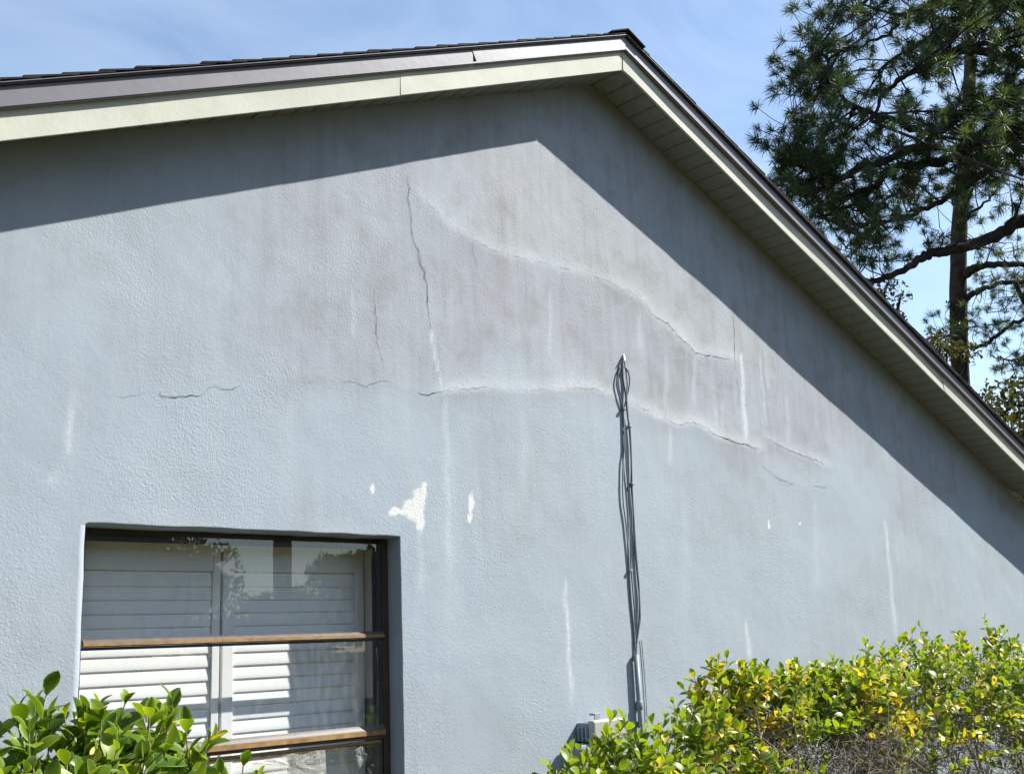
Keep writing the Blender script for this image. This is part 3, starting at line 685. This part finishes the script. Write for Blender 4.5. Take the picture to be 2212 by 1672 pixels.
def shrub(label, prof_px, y, depth, thick, ntwig, size, yellow, young, stems, group, bare=0, name='ligustrum_shrub', low=0):
    random.seed(sum(a+2*b for a, b in prof_px))
    prof = [(W(a,b,y).x, W(a,b,y).z) for a,b in prof_px]
    x0, x1 = prof[0][0], prof[-1][0]; base = Vector(((x0+x1)/2, y, 0))
    t = thing(name, label, 'shrub', base, group)
    br = MB(); leaves = []
    # main stems
    nodes = []
    for k in range(stems):
        f = (k+.5)/stems; xb = base.x+(f-.5)*(x1-x0)*.45; xt = x0+(x1-x0)*(f+random.uniform(-.06,.06)); yt = y+random.uniform(-.5,.5)*depth
        zt = interp(prof, xt)-thick*random.uniform(.5,.9)
        pts = [Vector((xb, y+random.uniform(-.1,.1), 0))]
        for q in (.3,.6,.85,1): pts.append(Vector((xb+(xt-xb)*q**1.3+random.gauss(0,.03), y+(yt-y)*q+random.gauss(0,.03), zt*q)))
        sp = smoothpath(pts, 4); br.tube(sp, [max(.012*(1-i/len(sp)), .003) for i in range(len(sp))], 5)
        nodes += sp[len(sp)//2:]
    for k in range(bare):                                   # bare, woody tangle under the leaf layer
        a = random.choice(nodes)+Vector((random.gauss(0,.10), random.gauss(0,.08), random.uniform(-.2,.15)))
        d = Vector((random.gauss(0,.7), random.gauss(0,.4), random.uniform(.1,1))).normalized(); L = random.uniform(.10,.30)
        if a.z+L > interp(prof, a.x)-thick*.62-.03: continue
        b = a+d*L*.5+Vector((random.gauss(0,.02),random.gauss(0,.02),random.gauss(0,.02))); c = b+(d+Vector((random.gauss(0,.5),random.gauss(0,.4),random.gauss(0,.4)))).normalized()*L*.5
        br.tube([a,b,c], [.0020,.0016,.0008], 4, cap=False)
        if random.random() < .6:
            e = b+Vector((random.gauss(0,.06),random.gauss(0,.05),random.uniform(-.02,.09))); br.tube([b,e], [.0017,.0008], 3, cap=False)
    def addtwig(tip, d, L, yl):
        foot = tip-d*L
        nd = min((random.choice(nodes) for _ in range(10)), key=lambda q: (q-foot).length)
        mid = nd.lerp(foot, .55)+Vector((random.gauss(0,.03),random.gauss(0,.03),-.02))
        br.tube(smoothpath([nd, mid, foot, tip], 3), [.0032]+[.0026]*3+[.0020]*3+[.0017]*3, 4, cap=False)
        a0 = random.uniform(0, math.pi); npair = random.randint(3,5)
        for k in range(npair):
            f = k/(npair-1); p = foot.lerp(tip, .15+.85*f); ang = a0+k*math.pi/2
            sx = d.cross(Vector((0.3,1,0.2))).normalized(); sy = d.cross(sx)
            for q in (0, math.pi):
                rad = sx*math.cos(ang+q)+sy*math.sin(ang+q)
                op = random.uniform(.30,.62) if f > .9 else random.uniform(.65,1.2)
                ld = (d*math.cos(op)+rad*math.sin(op)+Vector((0,0,.10))); ln = (d*math.sin(op)-rad*math.cos(op)+Vector((random.gauss(0,.25),random.gauss(0,.25),.15)))
                s = size*random.uniform(.62,1.22)*(.78 if f > .9 else 1)
                r = random.random(); c = 2 if r < yl else (1 if r < yl+young*(1.4 if f > .6 else .6) else 0)
                leaves.append((leafmat(p, ld, ln, s), c, random.randint(0,3)))
    for k in range(ntwig):
        x = random.uniform(x0, x1); top = interp(prof, x); f = random.random()**1.25
        yy = y+random.uniform(-.5,.5)*depth; z = top-f*thick-.25*thick*(abs(yy-y)/depth*2)**2
        if random.random() < low: z -= thick*random.uniform(.5,1.6)
        out = Vector((random.gauss(0,.35), (yy-y)/depth*1.3-.25+random.gauss(0,.3), 1.05-f*.8)).normalized()
        yn = fbm(np.array(x*2.3+9), np.array(z*2.9), 2); yl = yellow*max(0, (float(yn)-.36)*5)
        addtwig(Vector((x,yy,z)), out, random.uniform(.08,.17), yl)
    for a, b in prof_px[1:-1]:                              # leading shoots at the outline's peaks
        p = W(a,b,y); addtwig(p, Vector((random.gauss(0,.2),random.gauss(0,.2),1)).normalized(), .14, yellow*.3)
    tag(br.build('branches', M_twig, t), kind='stuff')
    # nearest leaves in view singly, the rest joined
    def key(l):
        p = proj(l[0].translation)
        vis = -40 < p[0] < 2252 and -40 < p[1] < 1712
        return (0 if vis else 1, p[2])
    leaves.sort(key=key)
    for m_, c, v in leaves[:300]:
        o = bpy.data.objects.new('leaf', LV[c][v][0]); COL.objects.link(o); o.parent = t
        mm = m_.copy(); mm.translation -= base; o.matrix_basis = mm
    rest = leaves[300:]
    if rest:
        V = []; F = []; A = []; MI = []
        for m_, c, v in rest:
            _, vs, fs, ed = LV[c][v]; b = len(V); rv = random.random()
            V += [tuple(m_ @ Vector(q)) for q in vs]; F += [tuple(b+i for i in f) for f in fs]; MI += [c]*len(fs)
            for e in ed: A += (e, rv, 0, 1)
        me = bpy.data.meshes.new('foliage'); me.from_pydata(V, [], F)
        for q in (M_leafA, M_leafB, M_leafY): me.materials.append(q)
        me.polygons.foreach_set('material_index', MI); me.polygons.foreach_set('use_smooth', [True]*len(F))
        ca = me.color_attributes.new('LeafVar','FLOAT_COLOR','POINT'); ca.data.foreach_set('color', A); me.update()
        tag(link('foliage', me, t), kind='stuff')
    return t
GH = 'clipped shrubs along the wall'
shrub('dark glossy green shrub in front of the window at the left', [(-120,1625),(-60,1595),(0,1590),(40,1540),(100,1502),(140,1550),(210,1530),(270,1520),(310,1550),(335,1600),(372,1520),(390,1610),(420,1655),(470,1685),(525,1655),(560,1710)],
      -1.38, .55, .75, 560, .068, .03, .28, 9, None)
shrub('low leafy shrub in front of the ivory utility box', [(1205,1700),(1232,1630),(1282,1628),(1318,1558),(1350,1560),(1385,1600),(1430,1632),(1470,1640),(1510,1660)],
      -.78, .40, .42, 200, .068, .12, .6, 6, GH)
shrub('leafy shrub just right of the conduit pipe', [(1440,1580),(1455,1520),(1500,1505),(1530,1520),(1560,1520),(1600,1580),(1650,1630),(1700,1645),(1760,1660),(1800,1690)],
      -.72, .36, .34, 165, .064, .10, .6, 7, GH, bare=120)
shrub('shrub with a thin leafy top over bare grey twigs, mid hedge', [(1545,1450),(1570,1422),(1610,1445),(1655,1440),(1720,1435),(1760,1440),(1800,1428),(1850,1430),(1890,1440)],
      -.60, .42, .30, 390, .062, .17, .6, 9, GH, bare=1900, low=.12)
shrub('tallest shrub at the right end of the hedge, flecked with yellow leaves', [(1840,1430),(1870,1395),(1905,1400),(1960,1380),(1988,1355),(2020,1385),(2070,1385),(2128,1338),(2160,1375),(2215,1400),(2280,1390),(2360,1420)],
      -.58, .50, .54, 680, .062, .17, .6, 12, GH, bare=2800, low=.14)

# ------------------------------------------------------------------ pines
def poly_in(x, y, poly):
    c = False; n = len(poly)
    for i in range(n):
        (x0,y0),(x1,y1) = poly[i], poly[(i+1)%n]
        if (y0 > y) != (y1 > y) and x < (x1-x0)*(y-y0)/(y1-y0)+x0: c = not c
    return c
class Needles:
    def __init__(s): s.v = []; s.a = []
    def tuft(s, p, d, n=60, L=.21):
        d = np.array(d); d = d/np.linalg.norm(d); p = np.array(p)
        q = RNG.normal(size=(n,3)); q /= np.linalg.norm(q,axis=1)[:,None]
        q = q*random.uniform(.55,.95)+d*RNG.uniform(.15,1.0,(n,1)); q /= np.linalg.norm(q,axis=1)[:,None]
        l = L*RNG.uniform(.65,1.1,(n,1)); w = np.cross(q, RNG.normal(size=(n,3))); w /= np.linalg.norm(w,axis=1)[:,None]
        b = p-d*RNG.uniform(0,.09,(n,1)); mid = b+q*l*.55; e = b+q*l+np.array([0,0,-.035])*RNG.random((n,1))
        hw = .0042
        tri = np.stack([b-w*hw*.7, b+w*hw*.7, mid+w*hw, mid-w*hw, e], 1)   # quad + tip
        s.v.append(tri.reshape(-1,3)); r = random.random(); s.a.append(np.full(n*5, r))
    def build(s, parent, m=None):
        V = np.concatenate(s.v); A = np.concatenate(s.a); k = len(V)//5; b = np.arange(k)*5
        F = [f for i in b.tolist() for f in ((i,i+1,i+2,i+3),(i+3,i+2,i+4))]
        me = bpy.data.meshes.new('needles'); me.from_pydata(V.tolist(), [], F); me.materials.append(m or M_needle)
        C = np.zeros((len(V),4)); C[:,1] = A; C[:,3] = 1
        ca = me.color_attributes.new('LeafVar','FLOAT_COLOR','POINT'); ca.data.foreach_set('color', C.astype(np.float32).ravel()); me.update()
        return tag(link('needles', me, parent), kind='stuff')

def limbs_to_world(limbs):
    out = []
    for pts, r0_, r1_, d0, d1 in limbs:
        n = len(pts); q = [P(a, b, d0+(d1-d0)*i/(n-1)) for i, (a,b) in enumerate(pts)]
        out.append((smoothpath(q, 5), r0_, r1_))
    return out
def pine(label, base, trunk, trunk_r, limbs, regions, name='pine_tree', cones=()):
    """trunk: world points; limbs: pixel paths with depths; regions: (polygon, count of sprays, depth, spread, tufts per spray)"""
    random.seed(int(base.x*100)+5); t = thing(name, label, 'tree', base)
    mb = MB(); tp = smoothpath(trunk, 8); n = len(tp)
    mb.tube(tp, [trunk_r[0]+(trunk_r[1]-trunk_r[0])*i/(n-1) for i in range(n)], 16, jit=.10); mb.build('trunk', M_bark, t, True)
    nd = Needles(); tw = MB(); anchors = []
    for path, r0_, r1_ in limbs_to_world(limbs):
        k = len(path); l = MB(); path = [p+Vector((random.gauss(0,.02),random.gauss(0,.02),random.gauss(0,.02))) for p in path]
        l.tube(path, [1.2*(r0_+(r1_-r0_)*i/(k-1)) for i in range(k)], 8, jit=.12); l.build('limb', M_limb, t, True)
        anchors += path[k//6:]
    AN = np.array([tuple(a) for a in anchors])
    for poly, count, dep, spread, ntf in regions:
        xs_ = [p[0] for p in poly]; ys_ = [p[1] for p in poly]; made = 0; tries = 0
        while made < count and tries < count*30:
            tries += 1; a, b = random.uniform(min(xs_),max(xs_)), random.uniform(min(ys_),max(ys_))
            if not poly_in(a, b, poly): continue
            if float(fbm(np.array(a/70.), np.array(b/55.), 2)) < .44: continue
            c = P(a, b, dep+random.gauss(0,spread)); made += 1
            dd = np.linalg.norm(AN-np.array(c), axis=1); near = Vector(AN[int(np.argmin(dd+RNG.random(len(dd))*.5))])
            m1 = near.lerp(c,.5)+Vector((random.gauss(0,.10),random.gauss(0,.10),random.gauss(-.05,.10)))
            pth = smoothpath([near,m1,c], 3); L = (c-near).length; rr = min(.028, .008+.010*L)
            tw.tube(pth, [rr*(1-.6*i/(len(pth)-1)) for i in range(len(pth))], 4, cap=False)
            for k in range(ntf):
                f = random.uniform(.35,1.1); o = near.lerp(c, f) if f < .9 else c
                e = o+Vector((random.gauss(0,.26),random.gauss(0,.26),random.gauss(.06,.22)))
                d = (e-o).normalized(); tw.tube([o, o.lerp(e,.5)+Vector((0,0,-.03)), e], [.008,.006,.005], 3, cap=False)
                nd.tuft(e, (d.x, d.y, d.z+.25), random.randint(48,84), random.uniform(.14,.26))
    tag(tw.build('branchlets', M_limb, t), kind='stuff'); nd.build(t)
    for a, b, dep in cones:
        c = P(a,b,dep); m_ = MB(); m_.tube([c+Vector((0,0,.05)), c+Vector((0,0,.03)), c, c-Vector((0,0,.04)), c-Vector((0,0,.06))], [.006,.03,.036,.025,.004], 7, jit=.25); m_.build('pine_cone', M_cone, t)
    return t
D2 = 19.0
b2 = P(2420,1300,D2+1.0); b2.z = 0
Lm = lambda pts, r0_, r1_, d0, d1: (pts, r0_, r1_, d0, d1)
pine('large pine with long drooping limbs reaching in over the roof from the right', b2,
     [b2, P(2400,900,D2+1), P(2330,400,D2+.6), P(2250,58,D2+.2), P(2160,-12,D2), P(2050,-120,D2), P(1990,-260,D2)], (.30,.09),
     [Lm([(2330,400),(2219,214),(2110,240),(2068,257),(1995,312),(1946,332),(1847,372),(1798,398),(1745,420)], .10,.022, D2+.6,D2-1.2),
      Lm([(2335,420),(2219,270),(2163,280),(2110,303),(2045,342),(1995,355),(1930,365),(1880,405),(1821,431),(1770,445)], .12,.02, D2+.6,D2-.4),
      Lm([(2340,440),(2219,329),(2176,342),(2127,372),(2060,420),(1990,455),(1930,480),(1860,490)], .08,.02, D2+.6,D2+1.2),
      Lm([(2345,470),(2219,474),(2163,503),(2094,530),(2040,545),(2012,547),(1985,562),(1940,590),(1880,607),(1840,612)], .105,.028, D2+.6,D2-.6),
      Lm([(2290,190),(2180,120),(2104,112),(2061,112),(2012,132),(1963,161),(1920,191),(1880,260)], .075,.02, D2+.4,D2-1),
      Lm([(2068,257),(1995,286),(1933,263),(1887,250),(1834,224),(1814,194),(1798,155),(1782,122),(1765,89)], .05,.010, D2-.2,D2-1.4),
      Lm([(2200,20),(2143,0),(2078,36),(2028,66),(1960,110),(1900,150)], .06,.015, D2,D2+1.0),
      Lm([(2150,-20),(2061,0),(1946,33),(1936,59),(1880,92),(1820,110)], .05,.012, D2,D2+.6),
      Lm([(2100,-80),(1980,-60),(1900,-30),(1850,20),(1815,10)], .05,.012, D2,D2),
      Lm([(1930,365),(1850,440),(1800,455),(1760,470)], .035,.01, D2-.3,D2-.8),
      Lm([(1800,380),(1740,360),(1690,350),(1660,352)], .025,.008, D2-1.1,D2-1.5)],
     [([(1800,-80),(1815,10),(1760,60),(1725,70),(1705,150),(1712,230),(1740,270),(1670,340),(1665,360),(1710,430),(1790,500),(1900,575),(1985,545),(2060,500),(2240,430),(2240,-80)], 215, D2, 1.15, 5),
      ([(2020,-40),(2160,-40),(2200,120),(2180,440),(2060,470),(2030,300)], 30, D2, 1.1, 5), ([(2110,-60),(2240,-60),(2240,300),(2130,260)], 26, D2, .8, 5),
      ([(1680,330),(1665,365),(1720,425),(1820,430),(1840,370),(1750,335)], 22, D2-1.0, .35, 5),
      ([(1800,140),(1705,130),(1700,235),(1760,290),(1830,250)], 18, D2-1.2, .3, 4),
      ([(1950,480),(1840,480),(1800,510),(1880,590),(1980,560)], 15, D2-.3, .5, 5),
      ([(2240,-80),(2240,430),(2450,430),(2500,-80)], 40, D2, 1.5, 4), ([(1800,-80),(2450,-80),(2350,-300),(1900,-300)], 40, D2, 1.5, 4)],
     cones=[(1768,95,D2-1.4),(1764,118,D2-1.4),(1732,132,D2-1.4),(1728,148,D2-1.4),(1770,128,D2-1.4),(1803,205,D2-1.4),(1720,262,D2-1.4),(1740,282,D2-1.4)])
D1 = 27.0
b1 = P(2078,1400,D1); b1.z = 0
pine('tall straight pine trunk with few limbs rising behind the right roof slope', b1,
     [b1, P(2077,1000,D1), P(2075,820,D1), P(2070,640,D1), P(2073,480,D1), P(2085,380,D1), P(2092,250,D1), P(2098,60,D1), P(2102,-120,D1)], (.24,.12),
     [Lm([(2078,600),(2096,585),(2115,576),(2145,573),(2219,571),(2300,560)], .10,.04, D1,D1-1.5),
      Lm([(2078,655),(2097,637),(2127,622),(2163,613),(2219,606),(2300,590)], .07,.03, D1,D1-1),
      Lm([(2300,640),(2219,683),(2187,701),(2151,728),(2130,745),(2097,752),(2078,756)], .04,.035, D1-1,D1),
      Lm([(2300,770),(2219,775),(2175,778),(2139,767)], .03,.012, D1-1,D1-.5),
      Lm([(2195,606),(2205,640),(2219,665),(2260,700)], .05,.03, D1-1,D1-1),
      Lm([(2078,780),(2050,752),(2030,735),(2012,728)], .03,.008, D1,D1-.6),
      Lm([(2085,470),(2120,445),(2155,405)], .04,.015, D1,D1-.4), Lm([(2080,480),(2060,440),(2045,400)], .03,.012, D1,D1+.4),
      Lm([(2062,660),(2052,654),(2042,653)], .018,.010, D1,D1), Lm([(2058,595),(2053,590)], .025,.015, D1,D1)],
     [([(2130,500),(2212,500),(2230,620),(2170,600),(2120,600)], 10, D1-1, .6, 3),
      ([(2100,640),(2240,600),(2240,860),(2160,820),(2110,780),(2100,700)], 34, D1-.8, .7, 3),
      ([(2010,690),(2058,690),(2060,760),(2030,770)], 7, D1-.6, .3, 3),
      ([(2060,480),(2110,480),(2150,380),(2050,380)], 16, D1, .6, 4),
      ([(2240,480),(2240,860),(2400,860),(2400,480)], 24, D1-.8, .9, 3)])

# ------------------------------------------------------------------ broadleaf trees
def broadleaf(label, center, rx, ry, rz, nleaf, lsize, base=None, name='oak_tree', group=None, lobes=9, m=None, open_=.47):
    base = Vector((center.x, center.y, 0)) if base is None else base
    t = thing(name, label, 'tree', base, group)
    mb = MB(); k0 = center-Vector((0,0,rz*.5))
    mb.tube(smoothpath([base, base.lerp(k0,.5)+Vector((.1,0,0)), k0, center], 4), [.22-.011*i for i in range(13)], 10, jit=.1); mb.build('trunk', M_bark, t, True)
    L = [(center+Vector((random.uniform(-.75,.75)*rx, random.uniform(-.75,.75)*ry, random.uniform(-.6,.75)*rz)), random.uniform(.28,.5)) for _ in range(lobes)]
    br = MB(); 
    for c, s in L:
        br.tube(smoothpath([k0, k0.lerp(c,.5)+Vector((0,0,-.2)), c],3), [.07,.065,.055,.045,.035,.025,.015], 5)
    br.build('limb', M_limb, t, True)
    pos = []
    for c, s in L:
        k = int(nleaf/lobes); q = RNG.normal(size=(k,3)); q /= np.linalg.norm(q,axis=1)[:,None]; q *= (RNG.random((k,1))**.45)
        p = np.array(c)+q*np.array([rx,ry,rz])*s*1.15; 
        nn = fbm(p[:,0]*2.2/rx+p[:,1]*1.1/ry+20, p[:,2]*2.6/rz+7, 3); pos.append(p[nn > open_-.08])
    p = np.concatenate(pos); n = len(p)
    a = RNG.normal(size=(n,3)); a /= np.linalg.norm(a,axis=1)[:,None]; b = np.cross(a, RNG.normal(size=(n,3))); b /= np.linalg.norm(b,axis=1)[:,None]
    s = lsize*RNG.uniform(.6,1.2,(n,1)); V = np.stack([p-a*s, p+b*s*.45, p+a*s, p-b*s*.45], 1).reshape(-1,3)
    F = (np.arange(n)[:,None]*4+np.arange(4)).tolist(); me = bpy.data.meshes.new('crown'); me.from_pydata(V.tolist(), [], F); me.materials.append(m or M_oak)
    C = np.zeros((n*4,4)); C[:,1] = np.repeat(RNG.random(n),4); C[:,3] = 1
    ca = me.color_attributes.new('LeafVar','FLOAT_COLOR','POINT'); ca.data.foreach_set('color', C.astype(np.float32).ravel()); me.update()
    tag(link('crown', me, t), kind='stuff'); return t
broadleaf('olive leaved oak crown showing above the roof edge right of the trunk', P(2190,960,22), 1.35, 1.35, 1.25, 5200, .075, lobes=16)
broadleaf('small leafed branch tips showing just over the roof below the pine limb', P(1905,660,20), .62, .6, .62, 1200, .05, lobes=9)
broadleaf('bits of oak foliage behind the roof left of the pine trunk', P(2030,800,24), .8, .8, .75, 1300, .06, lobes=9)

# trees across the street: seen only as reflections in the window glass
def R(px, py, dist):
    h = W(px,py,YF); v = ray(px,py); v = Vector((v.x,-v.y,v.z)).normalized(); return h+v*dist
GR = 'trees across the street mirrored in the window glass'
broadleaf('dense oak mirrored in the upper left of the window glass', R(270,1120,26), 2.0, 2.2, 1.45, 15000, .12, lobes=22, group=GR, open_=.30)
broadleaf('round oak mirrored in the middle of the window glass', R(610,1400,30), 1.9, 2.2, 1.75, 15000, .12, lobes=22, group=GR, open_=.30)
broadleaf('drooping oak mirrored at the right of the window glass', R(795,1300,30), 1.3, 2.0, 1.6, 11000, .12, lobes=20, group=GR, open_=.30)
broadleaf('low oak mirrored in the left of the window glass', R(285,1330,30), 2.9, 2.4, 2.2, 20000, .12, lobes=22, group=GR, open_=.30)
pb_ = R(612,1300,27); pb_.z = 0; pt_ = R(610,1120,27)
pl = thing('palm_tree', 'smooth palm trunk mirrored in the upper window pane', 'tree', pb_)
mb = MB(); q = smoothpath([pb_, pb_.lerp(pt_,.5), pt_, pt_+Vector((0,0,2.2))], 6); mb.tube(q, .25, 12, jit=.06); mb.build('trunk', M_bark, pl, True)
for k in range(11):
    a = 2*math.pi*k/11; top = q[-1]; mb = MB(); vs = []; fs = []
    for i in range(9):
        f = i/8; c = top+Vector((math.cos(a)*2*f, math.sin(a)*2*f, .9*f-1.7*f*f)); s = Vector((-math.sin(a), math.cos(a), 0))*(.42*math.sin(math.pi*min(1,f*.9+.08)))
        vs += [c-s-Vector((0,0,.15)), c, c+s-Vector((0,0,.15))]
    for i in range(8): fs += [(3*i,3*i+1,3*i+4,3*i+3),(3*i+1,3*i+2,3*i+5,3*i+4)]
    mb.add(vs, fs); mb.build('frond', M_oak, pl)
# dry frond tip by the right edge, under the soffit
fr_ = thing('dry_frond', 'thin dry yellowish frond tip under the soffit at the right edge', 'frond', W(2240,1120,-.12))
mb = MB(); mb.tube(smoothpath([W(2250,1130,-.12),W(2212,1084,-.12),W(2195,1066,-.12),W(2176,1058,-.12)],5), [.008]*5+[.006]*5+[.004]*5+[.001], 5); mb.build('stalk', M_frond, fr_)
for a, b in (((2198,1070),(2180,1064)),((2200,1074),(2186,1070)),((2206,1080),(2192,1078))):
    mb = MB(); mb.tube([W(*a,-.12), W((a[0]+b[0])/2,(a[1]+b[1])/2-.5,-.12), W(*b,-.12)], [.005,.005,.001], 4); mb.build('leaflet', M_frond, fr_)

# the wood, an unseen tree mass added behind the camera to cut sky fill
def build_sky_blocker():
    V = []; C = []
    for az0, az1, hh in ((-115, 18, 9.5), (44, 100, 9.0)):  # gap keeps the added belt out of the window reflection
        n = int((az1-az0)*230); az = np.radians(RNG.uniform(az0, az1, n)); r = RNG.uniform(27, 36, n)
        top = hh*(.62+.75*fbm(az*9+40, r*.15, 3)); z = top*RNG.random(n)**.8
        p = np.stack([np.sin(az)*r+2, -np.cos(az)*r, z], -1)
        a = RNG.normal(size=(n,3)); a /= np.linalg.norm(a,axis=1)[:,None]; b = np.cross(a, RNG.normal(size=(n,3))); b /= np.linalg.norm(b,axis=1)[:,None]
        s = .42*RNG.uniform(.6,1.2,(n,1)); V.append(np.stack([p-a*s, p+b*s*.5, p+a*s, p-b*s*.5], 1).reshape(-1,3)); C.append(np.repeat(RNG.random(n),4))
    V = np.concatenate(V); C = np.concatenate(C); k = len(V)//4
    me = bpy.data.meshes.new('added_sky_blocker'); me.from_pydata(V.tolist(), [], (np.arange(k)[:,None]*4+np.arange(4)).tolist()); me.materials.append(M_oak)
    A = np.zeros((len(V),4)); A[:,1] = C; A[:,3] = 1
    ca = me.color_attributes.new('LeafVar','FLOAT_COLOR','POINT'); ca.data.foreach_set('color', A.astype(np.float32).ravel()); me.update()
    o = bpy.data.objects.new('added_sky_blocker', me); COL.objects.link(o); tag(o, 'unseen mass of trees added behind the camera to block sky fill', 'sky_blocker', kind='stuff')
build_sky_blocker()
